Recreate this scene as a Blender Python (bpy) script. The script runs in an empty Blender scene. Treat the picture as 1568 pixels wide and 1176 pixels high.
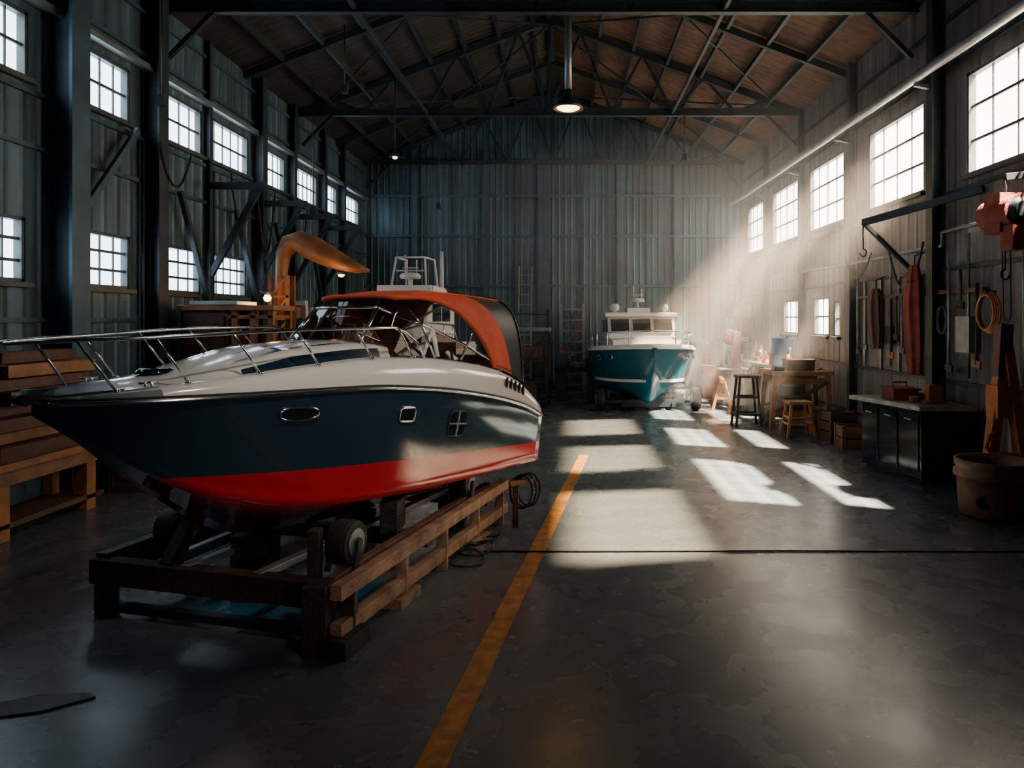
import bpy, math, random, bmesh
from mathutils import Vector, Matrix
random.seed(7)
SC=bpy.context.scene

# ---------------------------------------------------------------- materials
def mat(name,col,rough=.5,metal=0.,var=.3,scale=3.,bump=0.,bscale=30.,coat=0.,emis=None,es=0.,rvar=.0):
    m=bpy.data.materials.new(name); m.use_nodes=True
    nt=m.node_tree; N=nt.nodes; L=nt.links; b=N['Principled BSDF']
    b.inputs['Roughness'].default_value=rough; b.inputs['Metallic'].default_value=metal
    b.inputs['Coat Weight'].default_value=coat; b.inputs['Coat Roughness'].default_value=.05
    tc=N.new('ShaderNodeTexCoord')
    nz=N.new('ShaderNodeTexNoise'); nz.inputs['Scale'].default_value=scale; nz.inputs['Detail'].default_value=5
    L.new(tc.outputs['Object'],nz.inputs['Vector'])
    cr=N.new('ShaderNodeValToRGB')
    cr.color_ramp.elements[0].position=.3; cr.color_ramp.elements[1].position=.7
    cr.color_ramp.elements[0].color=[c*(1-var) for c in col]+[1]
    cr.color_ramp.elements[1].color=[min(1,c*(1+var*.6)) for c in col]+[1]
    L.new(nz.outputs['Fac'],cr.inputs['Fac']); L.new(cr.outputs['Color'],b.inputs['Base Color'])
    if bump:
        n2=N.new('ShaderNodeTexNoise'); n2.inputs['Scale'].default_value=bscale; n2.inputs['Detail'].default_value=4
        L.new(tc.outputs['Object'],n2.inputs['Vector'])
        bp=N.new('ShaderNodeBump'); bp.inputs['Strength'].default_value=bump; bp.inputs['Distance'].default_value=.02
        L.new(n2.outputs['Fac'],bp.inputs['Height']); L.new(bp.outputs['Normal'],b.inputs['Normal'])
    if emis:
        b.inputs['Emission Color'].default_value=list(emis)+[1]; b.inputs['Emission Strength'].default_value=es
    return m

def corrugated(name,col,axis,pitch=.25,rough=.5,depth=.03,var=.35,metal=.3):
    m=mat(name,col,rough,metal,var,.7)
    nt=m.node_tree; N=nt.nodes; L=nt.links; b=N['Principled BSDF']
    tc=[n for n in N if n.type=='TEX_COORD'][0]
    w=N.new('ShaderNodeTexWave'); w.wave_type='BANDS'; w.bands_direction=axis
    w.inputs['Scale'].default_value=.314/pitch; w.inputs['Distortion'].default_value=0
    L.new(tc.outputs['Object'],w.inputs['Vector'])
    p=N.new('ShaderNodeMath'); p.operation='POWER'; p.inputs[1].default_value=5
    L.new(w.outputs['Fac'],p.inputs[0])
    bp=N.new('ShaderNodeBump'); bp.inputs['Strength'].default_value=.9; bp.inputs['Distance'].default_value=depth
    L.new(p.outputs[0],bp.inputs['Height']); L.new(bp.outputs['Normal'],b.inputs['Normal'])
    mp=N.new('ShaderNodeMapping'); mp.inputs['Scale'].default_value=(5,5,.35)
    L.new(tc.outputs['Object'],mp.inputs['Vector'])
    n2=N.new('ShaderNodeTexNoise'); n2.inputs['Scale'].default_value=1.2; n2.inputs['Detail'].default_value=6
    L.new(mp.outputs['Vector'],n2.inputs['Vector'])
    cr=N.new('ShaderNodeValToRGB'); cr.color_ramp.elements[0].position=.35; cr.color_ramp.elements[1].position=.65
    cr.color_ramp.elements[0].color=(.5,.46,.42,1); cr.color_ramp.elements[1].color=(1,1,1,1)
    L.new(n2.outputs['Fac'],cr.inputs['Fac'])
    mx=N.new('ShaderNodeMixRGB'); mx.blend_type='MULTIPLY'; mx.inputs['Fac'].default_value=.85
    base=b.inputs['Base Color'].links[0].from_socket
    L.new(base,mx.inputs['Color1']); L.new(cr.outputs['Color'],mx.inputs['Color2']); L.new(mx.outputs['Color'],b.inputs['Base Color'])
    return m

M={}
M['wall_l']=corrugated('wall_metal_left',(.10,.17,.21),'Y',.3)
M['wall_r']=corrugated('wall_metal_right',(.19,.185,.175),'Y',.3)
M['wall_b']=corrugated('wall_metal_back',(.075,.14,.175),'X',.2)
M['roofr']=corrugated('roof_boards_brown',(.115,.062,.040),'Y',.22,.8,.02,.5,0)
M['roofl']=corrugated('roof_boards_shaded',(.026,.024,.025),'Y',.22,.8,.02,.5,0)  # left slope of the brown boards, its shade put into the colour
M['steel']=mat('painted_steel_dark',(.03,.042,.05),.5,.4,.4,2)
M['steelb']=mat('painted_steel_blue',(.05,.10,.13),.5,.3,.4,2)
M['steelg']=mat('galvanised_steel',(.28,.3,.31),.4,.7,.3,4)
M['frame']=mat('window_frame_paint',(.07,.08,.08),.5,.2)
M['black']=mat('black_rubber',(.012,.012,.013),.6,0,.3,5,.2,60)
M['gloss']=mat('black_gloss',(.01,.012,.015),.12,0,.3,3)
M['rust']=mat('rusty_steel',(.045,.020,.013),.75,.3,.6,6,.5,40)
M['wood']=mat('raw_wood',(.30,.14,.06),.6,0,.45,5,.3,50)
M['woodo']=mat('orange_wood',(.40,.16,.055),.5,0,.35,4,.2,50)
M['woodb']=mat('brown_painted_boom',(.27,.11,.036),.5,0,.4,4,.2,30)
M['woodd']=mat('dark_wood',(.12,.05,.028),.6,0,.4,5,.3,50)
M['woodk']=mat('shade_dark_timber',(.022,.014,.011),.65,0,.5,5,.4,40)  # cradle shade put into the colour, offsets the added flood
M['woodw']=mat('weathered_plank',(.33,.18,.10),.7,0,.55,7,.5,60)
M['white']=mat('white_gelcoat',(.84,.80,.74),.18,0,.03,2,coat=.6)
M['whited']=mat('white_paint_worn',(.60,.61,.60),.4,0,.15,4)
M['grey']=mat('grey_gelcoat',(.24,.29,.33),.25,0,.1,2,coat=.4)
M['navy']=mat('navy_gelcoat',(.01,.025,.05),.15,0,.1,2,coat=.5)
M['chrome']=mat('chrome',(.75,.76,.78),.15,1,.03,2)
M['canvas']=mat('red_canvas',(.70,.085,.03),.75,0,.2,5,.15,80)
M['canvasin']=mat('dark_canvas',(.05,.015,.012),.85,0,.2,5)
M['mesh']=mat('black_screen_mesh',(.015,.02,.024),.5,0,.2,5)
M['tan']=mat('tan_upholstery',(.30,.14,.075),.5,0,.15,4)
M['teal']=mat('teal_hull_paint',(.002,.085,.125),.25,0,.15,2,coat=.4)
M['red']=mat('red_paint',(.45,.03,.02),.4,0,.2,4)
M['redcl']=mat('rust_red_cloth',(.26,.045,.025),.8,0,.4,4,.4,20)
M['blue']=mat('blue_plastic',(.015,.12,.26),.4,0,.2,3)
M['bluet']=mat('blue_tarp',(.02,.10,.18),.3,0,.4,3,.6,12)
M['clay']=mat('brown_bucket',(.24,.11,.055),.5,0,.35,4,.2,30)
M['yellow']=mat('yellow_floor_paint',(.48,.21,.045),.5,0,.5,9,.2,60)
M['paper']=mat('scrap_sheet',(.14,.14,.13),.6,0,.3,6)
M['bulb']=mat('lamp_bulb_warm',(1,.6,.2),.5,emis=(1,.40,.08),es=14)
M['bulbw']=mat('lamp_bulb_pale',(1,.85,.65),.5,emis=(1,.70,.40),es=5)
M['benchtop']=mat('steel_bench_top',(.35,.35,.33),.35,.5,.4,6)
M['orange']=mat('orange_machine_paint',(.5,.15,.03),.45,0,.3,4)

def glassmat(name,tint,mixf):
    m=bpy.data.materials.new(name); m.use_nodes=True; nt=m.node_tree; N=nt.nodes; L=nt.links
    for n in list(N): N.remove(n)
    o=N.new('ShaderNodeOutputMaterial'); t=N.new('ShaderNodeBsdfTransparent'); g=N.new('ShaderNodeBsdfGlossy')
    t.inputs['Color'].default_value=list(tint)+[1]; g.inputs['Roughness'].default_value=.03
    lw=N.new('ShaderNodeLayerWeight'); lw.inputs['Blend'].default_value=mixf
    mx=N.new('ShaderNodeMixShader'); L.new(lw.outputs['Fresnel'],mx.inputs[0]); L.new(t.outputs[0],mx.inputs[1]); L.new(g.outputs[0],mx.inputs[2])
    L.new(mx.outputs[0],o.inputs['Surface']); return m
M['glass']=glassmat('smoked_acrylic',(.50,.42,.37),.18)
M['dglass']=mat('tinted_glass',(.008,.012,.016),.05,0,.1,2)

def hullpaint(name,top,bot,a,slope):
    m=mat(name,top,.12,0,.12,1.5,coat=1)
    nt=m.node_tree; N=nt.nodes; L=nt.links; b=N['Principled BSDF']
    tc=[n for n in N if n.type=='TEX_COORD'][0]
    sp=N.new('ShaderNodeSeparateXYZ'); L.new(tc.outputs['Object'],sp.inputs[0])
    mu=N.new('ShaderNodeMath'); mu.operation='MULTIPLY_ADD'; mu.inputs[1].default_value=slope
    L.new(sp.outputs['Y'],mu.inputs[0]); L.new(sp.outputs['Z'],mu.inputs[2])
    lt=N.new('ShaderNodeMath'); lt.operation='LESS_THAN'; lt.inputs[1].default_value=a; L.new(mu.outputs[0],lt.inputs[0])
    mx=N.new('ShaderNodeMixRGB'); base=b.inputs['Base Color'].links[0].from_socket
    L.new(lt.outputs[0],mx.inputs['Fac']); L.new(base,mx.inputs['Color1']); mx.inputs['Color2'].default_value=list(bot)+[1]
    L.new(mx.outputs['Color'],b.inputs['Base Color'])
    return m
M['hull']=hullpaint('hull_navy_and_red',(.017,.040,.062),(.55,.010,.022),1.19,.073)

def floor_mat():
    m=bpy.data.materials.new('polished_concrete'); m.use_nodes=True; nt=m.node_tree; N=nt.nodes; L=nt.links; b=N['Principled BSDF']
    tc=N.new('ShaderNodeTexCoord')
    def noise(s,d,det=8,dist=0):
        n=N.new('ShaderNodeTexNoise'); n.inputs['Scale'].default_value=s; n.inputs['Detail'].default_value=det; n.inputs['Roughness'].default_value=d
        n.inputs['Distortion'].default_value=dist; L.new(tc.outputs['Object'],n.inputs['Vector']); return n
    a=noise(.45,.55,6,.2); c=noise(4,.6)
    cr=N.new('ShaderNodeValToRGB'); e=cr.color_ramp.elements; e[0].position=.2; e[1].position=.8
    e[0].color=(.070,.092,.105,1); e[1].color=(.130,.155,.168,1); L.new(a.outputs['Fac'],cr.inputs['Fac'])
    cr2=N.new('ShaderNodeValToRGB'); e=cr2.color_ramp.elements; e[0].position=.2; e[1].position=.8
    e[0].color=(.85,.85,.85,1); e[1].color=(1,1,1,1); L.new(c.outputs['Fac'],cr2.inputs['Fac'])
    mx=N.new('ShaderNodeMixRGB'); mx.blend_type='MULTIPLY'; mx.inputs['Fac'].default_value=1
    L.new(cr.outputs['Color'],mx.inputs['Color1']); L.new(cr2.outputs['Color'],mx.inputs['Color2']); L.new(mx.outputs['Color'],b.inputs['Base Color'])
    r=noise(2.2,.55,6,.2); mr=N.new('ShaderNodeMapRange'); mr.inputs['From Min'].default_value=.2; mr.inputs['From Max'].default_value=.8
    mr.inputs['To Min'].default_value=.20; mr.inputs['To Max'].default_value=.34
    L.new(r.outputs['Fac'],mr.inputs['Value']); L.new(mr.outputs['Result'],b.inputs['Roughness'])
    b.inputs['Specular IOR Level'].default_value=.6
    bp=N.new('ShaderNodeBump'); bp.inputs['Strength'].default_value=.18; bp.inputs['Distance'].default_value=.008
    b2=noise(6,.7); L.new(b2.outputs['Fac'],bp.inputs['Height']); L.new(bp.outputs['Normal'],b.inputs['Normal'])
    return m
M['floor']=floor_mat()

# ---------------------------------------------------------------- mesh builder
class MB:
    def __init__(s): s.v=[]; s.f=[]; s.m=[]; s.sm=[]; s.mats=[]; s.T=Matrix.Identity(4)
    def mi(s,k):
        mt=M[k]
        if mt not in s.mats: s.mats.append(mt)
        return s.mats.index(mt)
    def add(s,vs,fs,k,smooth=False):
        o=len(s.v); i=s.mi(k)
        s.v+= [tuple(s.T@Vector(p)) for p in vs]
        for f in fs: s.f.append([o+j for j in f]); s.m.append(i); s.sm.append(smooth)
    def box(s,a,b,k):
        x0,y0,z0=[min(a[i],b[i]) for i in range(3)]; x1,y1,z1=[max(a[i],b[i]) for i in range(3)]
        s.add([(x0,y0,z0),(x1,y0,z0),(x1,y1,z0),(x0,y1,z0),(x0,y0,z1),(x1,y0,z1),(x1,y1,z1),(x0,y1,z1)],
              [(0,3,2,1),(4,5,6,7),(0,1,5,4),(1,2,6,5),(2,3,7,6),(3,0,4,7)],k)
    def beam(s,a,b,w,h,k,up=(0,0,1)):
        a=Vector(a); b=Vector(b); d=(b-a).normalized(); u=Vector(up)
        if abs(d.dot(u))>.98: u=Vector((0,1,0))
        r=d.cross(u).normalized(); u=r.cross(d).normalized(); vs=[]
        for p in (a,b):
            for (i,j) in ((-1,-1),(1,-1),(1,1),(-1,1)): vs.append(p+r*i*w/2+u*j*h/2)
        s.add(vs,[(0,1,2,3),(7,6,5,4),(0,4,5,1),(1,5,6,2),(2,6,7,3),(3,7,4,0)],k)
    def ibeam(s,a,b,w,h,k,up=(0,0,1)):
        a=Vector(a); b=Vector(b); d=(b-a).normalized(); u=Vector(up)
        if abs(d.dot(u))>.98: u=Vector((0,1,0))
        r=d.cross(u).normalized(); u=r.cross(d).normalized(); t=min(w,h)*.12
        s.beam(a,b,t,h,k,u); s.beam(a+u*(h/2),b+u*(h/2),w,t,k,u); s.beam(a-u*(h/2),b-u*(h/2),w,t,k,u)
    def cyl(s,a,b,r1,r2=None,k='steel',n=16,caps=True):
        r2=r1 if r2 is None else r2
        a=Vector(a); b=Vector(b); d=(b-a).normalized(); u=Vector((0,0,1)) if abs(d.z)<.9 else Vector((1,0,0))
        x=d.cross(u).normalized(); y=d.cross(x).normalized(); vs=[]
        for p,r in ((a,r1),(b,r2)):
            for i in range(n):
                t=2*math.pi*i/n; vs.append(p+x*math.cos(t)*r+y*math.sin(t)*r)
        s.add(vs,[(i,(i+1)%n,n+(i+1)%n,n+i) for i in range(n)],k,True)
        if caps: s.add(vs,[tuple(range(n))[::-1],tuple(range(n,2*n))],k)
    def tube(s,pts,r,k,n=8,closed=False,flat=1):
        P=[Vector(p) for p in pts]; m=len(P); vs=[]; x=None
        for i in range(m):
            if closed: d=(P[(i+1)%m]-P[i-1]).normalized()
            else: d=(P[min(i+1,m-1)]-P[max(i-1,0)]).normalized()
            if x is None:
                u=Vector((0,0,1)) if abs(d.z)<.9 else Vector((1,0,0)); x=d.cross(u).normalized()
            else: x=(x-d*x.dot(d)).normalized()
            y=d.cross(x); rr=r[i] if isinstance(r,(list,tuple)) else r
            for j in range(n):
                t=2*math.pi*j/n; vs.append(P[i]+x*math.cos(t)*rr*flat+y*math.sin(t)*rr)
        fs=[]
        for i in range(m if closed else m-1):
            i2=(i+1)%m
            for j in range(n): fs.append((i*n+j,i*n+(j+1)%n,i2*n+(j+1)%n,i2*n+j))
        if not closed: fs+=[tuple(range(n))[::-1],tuple(range((m-1)*n,m*n))]
        s.add(vs,fs,k,True)
    def lathe(s,c,prof,k,n=24,axis='Z'):
        vs=[];fs=[]
        for (r,z) in prof:
            for i in range(n):
                t=2*math.pi*i/n; p=(r*math.cos(t),r*math.sin(t),z)
                if axis=='X': p=(z,p[0],p[1])
                if axis=='Y': p=(p[0],z,p[1])
                vs.append((c[0]+p[0],c[1]+p[1],c[2]+p[2]))
        for q in range(len(prof)-1):
            for i in range(n): fs.append((q*n+i,q*n+(i+1)%n,(q+1)*n+(i+1)%n,(q+1)*n+i))
        s.add(vs,fs,k,True)
    def grid(s,rows,k,smooth=True):
        n=len(rows[0]); vs=[p for r in rows for p in r]
        s.add(vs,[(i*n+j,i*n+j+1,(i+1)*n+j+1,(i+1)*n+j) for i in range(len(rows)-1) for j in range(n-1)],k,smooth)
    def poly(s,pts,k): s.add(pts,[tuple(range(len(pts)))],k)
    def prism(s,pts2,ax,a,b,k):
        def P(u,w,t):
            return {'X':(t,u,w),'Y':(u,t,w),'Z':(u,w,t)}[ax]
        n=len(pts2); vs=[P(u,w,a) for u,w in pts2]+[P(u,w,b) for u,w in pts2]
        s.add(vs,[tuple(range(n))[::-1],tuple(range(n,2*n))]+[(i,(i+1)%n,n+(i+1)%n,n+i) for i in range(n)],k)
    def obj(s,name,loc=(0,0,0),rotz=0,bevel=0,solid=0,rot=None,recalc=True):
        me=bpy.data.meshes.new(name); me.from_pydata(s.v,[],s.f)
        for mt in s.mats: me.materials.append(mt)
        for p,i,sm in zip(me.polygons,s.m,s.sm): p.material_index=i; p.use_smooth=sm
        me.update()
        if recalc:
            bm=bmesh.new(); bm.from_mesh(me); bmesh.ops.remove_doubles(bm,verts=bm.verts,dist=.0004); bmesh.ops.recalc_face_normals(bm,faces=bm.faces); bm.to_mesh(me); bm.free()
        o=bpy.data.objects.new(name,me); SC.collection.objects.link(o); o.location=loc
        o.rotation_euler=rot if rot else (0,0,rotz)
        if solid: md=o.modifiers.new('solid','SOLIDIFY'); md.thickness=solid; md.offset=0
        if bevel: md=o.modifiers.new('bevel','BEVEL'); md.width=bevel; md.segments=2; md.limit_method='ANGLE'
        return o

def interp(tab):
    xs=[a for a,b in tab]; ys=[b for a,b in tab]; n=len(xs)
    sl=[(ys[i+1]-ys[i])/(xs[i+1]-xs[i]) for i in range(n-1)]
    t=[sl[0]]+[0 if sl[i-1]*sl[i]<=0 else 2*sl[i-1]*sl[i]/(sl[i-1]+sl[i]) for i in range(1,n-1)]+[sl[-1]]
    def f(x):
        if x<=xs[0]: return ys[0]
        if x>=xs[-1]: return ys[-1]
        i=max(j for j in range(n-1) if xs[j]<=x); h=xs[i+1]-xs[i]; u=(x-xs[i])/h
        return ys[i]*(2*u**3-3*u*u+1)+h*t[i]*(u**3-2*u*u+u)+ys[i+1]*(-2*u**3+3*u*u)+h*t[i+1]*(u**3-u*u)
    return f

# ---------------------------------------------------------------- room
XL,XR,YB,YF,ZE,ZR,XC=-6.5,5.6,23.0,-4.0,7.2,9.6,-.45
b=MB(); b.box((XL-.3,YF-.3,-.15),(XR+.3,YB+.3,0),'floor'); b.obj('floor')

def wall(name,x0,x1,openings,k):
    b=MB(); ys=sorted({YF,YB}|{v for o in openings for v in o[:2]}); zs=sorted({0,ZE}|{v for o in openings for v in o[2:]})
    for i in range(len(ys)-1):
        run=None
        for j in range(len(zs)-1):
            cy=(ys[i]+ys[i+1])/2; cz=(zs[j]+zs[j+1])/2
            hole=any(o[0]<cy<o[1] and o[2]<cz<o[3] for o in openings)
            if hole:
                if run is not None: b.box((x0,ys[i],run),(x1,ys[i+1],zs[j]),k); run=None
            elif run is None: run=zs[j]
        if run is not None: b.box((x0,ys[i],run),(x1,ys[i+1],ZE),k)
    return b.obj(name,recalc=False)
LU=[(6.9,8.65),(9.45,10.65),(11.45,12.75),(12.97,14.6),(15.1,16.5),(16.9,18.6),(18.95,20.2),(20.6,22.3)]
LL=[(6.9,8.6),(9.45,10.65),(11.45,12.7),(13.1,14.5)]
openL=[(a,c,5.1,5.9) for a,c in LU]+[(a,c,2.65,3.43) for a,c in LL]
openL+=[(4.2,6.0,5.1,5.9)]
RU=[(7.4,10.1),(11.3,13.4),(14.6,16.7),(17.45,19.7),(20.5,22.4)]
openR=[(a,c,4.22,5.66) for a,c in RU]+[(17.4,18.7,1.85,2.7),(15.45,16.4,1.85,2.7),(14.8,15.15,1.85,2.6)]
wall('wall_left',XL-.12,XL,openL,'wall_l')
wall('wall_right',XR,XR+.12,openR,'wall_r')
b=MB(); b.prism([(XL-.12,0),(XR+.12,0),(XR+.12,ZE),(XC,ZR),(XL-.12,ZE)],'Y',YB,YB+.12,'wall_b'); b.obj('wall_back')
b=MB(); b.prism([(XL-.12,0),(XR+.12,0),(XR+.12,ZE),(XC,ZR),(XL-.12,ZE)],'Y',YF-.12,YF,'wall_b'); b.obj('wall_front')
b=MB()
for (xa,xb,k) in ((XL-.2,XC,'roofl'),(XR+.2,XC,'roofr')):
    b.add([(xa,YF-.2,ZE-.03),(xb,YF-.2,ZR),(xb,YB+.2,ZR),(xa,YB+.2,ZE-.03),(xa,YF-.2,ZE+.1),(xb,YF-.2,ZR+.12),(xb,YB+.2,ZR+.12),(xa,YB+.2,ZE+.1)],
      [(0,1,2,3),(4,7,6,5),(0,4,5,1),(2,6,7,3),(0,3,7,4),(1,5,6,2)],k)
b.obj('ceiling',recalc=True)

wn=0
def window(x,y0,y1,z0,z1,ny,nz,side):
    global wn; wn+=1; b=MB(); t=.045; xi=x
    b.box((xi-.05,y0,z0),(xi+.05,y1,z0+t),'frame'); b.box((xi-.05,y0,z1-t),(xi+.05,y1,z1),'frame')
    b.box((xi-.05,y0,z0),(xi+.05,y0+t,z1),'frame'); b.box((xi-.05,y1-t,z0),(xi+.05,y1,z1),'frame')
    for i in range(1,ny): y=y0+(y1-y0)*i/ny; b.box((xi-.01,y-.011,z0),(xi+.01,y+.011,z1),'frame')
    for i in range(1,nz): z=z0+(z1-z0)*i/nz; b.box((xi-.015,y0,z-.018),(xi+.015,y1,z+.018),'frame')
    s=-1 if side=='R' else 1
    b.box((xi+s*.0,y0-.05,z0-.06),(xi+s*.14,y1+.05,z0),'frame')
    b.obj('window_%d'%wn)
    l=bpy.data.lights.new('portal','AREA'); l.shape='RECTANGLE'; l.size=(y1-y0); l.size_y=(z1-z0); l.cycles.is_portal=True
    o=bpy.data.objects.new('window_portal_%d'%wn,l); SC.collection.objects.link(o)
    o.location=(xi+(.08 if side=='R' else -.08),(y0+y1)/2,(z0+z1)/2)
    o.rotation_euler=Vector((-1 if side=='R' else 1,0,0)).to_track_quat('-Z','Z').to_euler()
for a in openL:
    window(XL-.06,*a,max(3,round((a[1]-a[0])/.3)),2 if a[2]>4 else 3,'L')
for a in openR:
    window(XR+.06,*a,max(2,round((a[1]-a[0])/.5)),3 if a[2]>4 else 2,'R')

b=MB()
for y,w in ((9.05,.34),(11.05,.26),(12.86,.1),(14.85,.22),(16.7,.16),(18.78,.16),(20.4,.16),(6.5,.3),(3.6,.3),(.5,.3)):
    b.ibeam((XL+w/2+.01,y,0),(XL+w/2+.01,y,ZE),w,w,'steelb' if w>.3 else 'steel',(1,0,0))
for z in (.4,1.25,2.2,4.3,4.95,6.25,6.9): b.box((XL,YF,z-.03),(XL+.05,YB,z+.03),'steelb')
b.box((XL,YF,6.0),(XL+.16,YB,6.08),'steelg')
for (y,s) in ((14.85,1),(16.7,1),(18.78,1),(12.86,1)):
    b.beam((XL+.15,y,2.2),(XL+.15,y-1.1,4.3),.08,.08,'steel'); b.beam((XL+.1,y,3.0),(XL+1.0,y,4.6),.08,.1,'steel')
    b.beam((XL+.1,y,4.6),(XL+1.1,y,4.6),.1,.12,'steel')
b.beam((XL+.15,9.3,3.5),(XL+.15,10.6,5.0),.06,.09,'steelb')
for y in (9.35,10.85,13.0,15.0): b.tube([(XL+.08,y,0.3),(XL+.08,y,4.9)],.025,'steel',6)
for y,d in ((13.2,.9),(14.3,1.3),(16.2,1.1),(10.9,.6)):
    b.tube([(XL+.3,y+.9*t,4.9-d*4*t*(1-t)) for t in [i/10 for i in range(11)]],.02,'black',6)
b.obj('trim_left_wall_steelwork')
b=MB()
for y,w in ((10.75,.18),(13.98,.14),(17.05,.12),(20.1,.12),(6.9,.2),(3.6,.3),(.5,.3)):
    b.ibeam((XR-w/2-.01,y,0),(XR-w/2-.01,y,ZE),w,w,'steel',(1,0,0))
for z in (.4,1.3,2.95,4.05,5.9,6.6): b.box((XR-.05,YF,z-.03),(XR,YB,z+.03),'steel')
for y in (11.4,12.1,12.8,13.5): b.box((XR-.04,y-.03,1.3),(XR,y+.03,2.95),'steelg')
b.tube([(XR-.42,y,5.75+.006*y) for y in (-3.9,0,8,15,22.9)],.075,'steelg',12)
for y in (3.6,6.9,10.75,13.98,17.05,20.1): b.beam((XR-.42,y,5.72),(XR-.1,y,5.66),.06,.05,'steel')
b.tube([(XR-.08,y,z) for y,z in ((7,3.5),(10.6,3.5),(10.6,3.3),(14,3.3),(22,3.4))],.03,'steelg',8)
for y in (8.7,9.9,12.3,13.7): b.tube([(XR-.08,y,3.4),(XR-.08,y,1.4)],.022,'steelg',6)
for y,d in ((7.4,.5),(11.0,.7),(12.9,.4)):
    b.tube([(XR-.16,y+1.2*t,3.4-d*4*t*(1-t)) for t in [i/12 for i in range(13)]],.018,'black',6)
b.box((XR-.16,9.75,1.75),(XR-.02,10.1,2.25),'steelg'); b.box((XR-.14,12.2,1.8),(XR-.02,12.45,2.1),'steel')
b.obj('trim_right_wall_steelwork')
b=MB()
for x in (-4.87,-2.6,-.88,-.7,1.63,3.45): b.ibeam((x,YB-.1,0),(x,YB-.1,ZE+.4),.16,.16,'steelb',(0,1,0))
for z in (1.5,3.29,4.88,6.17,7.3): b.box((XL,YB-.07,z-.04),(XR,YB,z+.04),'steelb')
for x in (-3.7,-1.7,.4,2.5,4.5): b.box((x-.03,YB-.05,0),(x+.03,YB,ZE),'steel')
b.box((XL,YB-.1,0),(XR,YB,.12),'steel')
b.obj('trim_back_wall_steelwork')

def truss(y,w=.12):
    b=MB(); zc=ZE+.0
    b.ibeam((XL,y,zc),(XR,y,zc),w,w*1.3,'steel')
    for sx,xe in ((-1,XL+.1),(1,XR-.1)):
        b.beam((xe,y,ZE),(XC,y,ZR-.18),w,w*1.2,'steel')
        n=4
        for i in range(1,n+1):
            xb=xe+(XC-xe)*i/n; xt=xe+(XC-xe)*(i-.5)/n; zt=ZE+(ZR-.18-ZE)*(i-.5)/n
            b.beam((xe+(XC-xe)*(i-1)/n,y,zc),(xt,y,zt),.06,.06,'steel'); b.beam((xt,y,zt),(xb,y,zc),.06,.06,'steel')
        b.beam((xe,y,ZE-.8),(xe+(.8 if sx<0 else -.8),y,zc),.07,.07,'steel')
    b.beam((XC,y,zc),(XC,y,ZR-.15),.08,.08,'steel')
    b.obj('roof_truss')
for y in (0.,5.8,11.5,17.3,22.8): truss(y,.13 if y in(11.5,17.3) else .09)
b=MB()
for sx,xe in ((-1,XL),(1,XR)):
    for i in range(1,8):
        t=i/7.5; x=xe+(XC-xe)*t; z=ZE+(ZR-ZE)*t-.09
        b.box((x-.035,YF,z-.07),(x+.035,YB,z+.05),'steel')
    for (ya,yb) in ((11.5,17.3),(17.3,22.8),(5.8,11.5)):
        b.beam((xe*.9,ya,ZE+.15),(XC,yb,ZR-.3),.04,.04,'steel'); b.beam((xe*.9,yb,ZE+.15),(XC,ya,ZR-.3),.04,.04,'steel')
    for y in (8.6,14.4,20.1): b.beam((xe,y,ZE-.1),(XC,y,ZR-.18),.1,.14,'steel')
b.box((XC-.06,YF,ZR-.2),(XC+.06,YB,ZR-.08),'steel')
for x in (-3.4,2.5): b.box((x-.03,YF,ZE-.06),(x+.03,YB,ZE+.0),'steel')
b.obj('roof_purlins')

# ---------------------------------------------------------------- main boat
zg=interp([(0,1.69),(1,1.675),(2,1.655),(2.7,1.59),(3.5,1.46),(4.2,1.29),(4.6,1.14)])
hg=interp([(0,.0),(.06,.13),(.2,.26),(.5,.42),(1,.60),(1.5,.71),(2,.78),(2.6,.82),(3.4,.83),(4.2,.80),(4.6,.76)])
zk=interp([(0,1.62),(.25,1.42),(.52,1.16),(.8,.92),(1.05,.72),(1.31,.58),(1.8,.48),(2.5,.45),(4.6,.45)])
zc=interp([(0,1.64),(.25,1.46),(.52,1.24),(.8,1.05),(1.05,.93),(1.5,.80),(2,.74),(3,.69),(4.6,.65)])
hc=interp([(0,0.),(.25,.08),(.6,.22),(1,.37),(1.5,.52),(2,.62),(3,.70),(4.6,.70)])
hd=interp([(0,.03),(.5,.08),(1,.13),(2,.23),(3,.29),(3.8,.31),(4.3,.26),(4.6,.18)])
def side(s,t):
    k=-.22+min(1,s/2.2)*.42
    u=t*(1-abs(k))+abs(k)*(math.sin(t*math.pi/2) if k>0 else 1-math.cos(t*math.pi/2))
    return Vector((hc(s)+(hg(s)-hc(s))*u,s,zc(s)+(zg(s)-zc(s))*t))
B1=(-3.25,4.35,0); R1=-math.radians(30)
b=MB()
S=[0,.02,.05,.1,.16]+[.25+.0+i*(4.35/46) for i in range(47)]
def hullrows(sg):
    rows=[]
    for s in S:
        r=[]
        K=(0,s,zk(s)); C=(hc(s),s,zc(s))
        for i,(t,st) in enumerate(((0,0),(.3,0),(.33,.022),(.62,0),(.65,.022),(.96,0),(1.0,.0))):
            r.append((sg*C[0]*t,s,K[2]+(C[2]-K[2])*t-st*min(1,s)))
        r.append((sg*(C[0]+.02*min(1,s)),s,C[2]+.004))
        for i in range(1,13):
            p=side(s,i/12); r.append((sg*p.x,s,p.z))
        rows.append(r)
    return rows
for sg in (1,-1):
    R=hullrows(sg); b.grid(R,'hull')
    b.poly([ (p[0],4.6,p[2]) for p in R[-1]]+[(0,4.6,R[-1][-1][2])],'hull')
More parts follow.
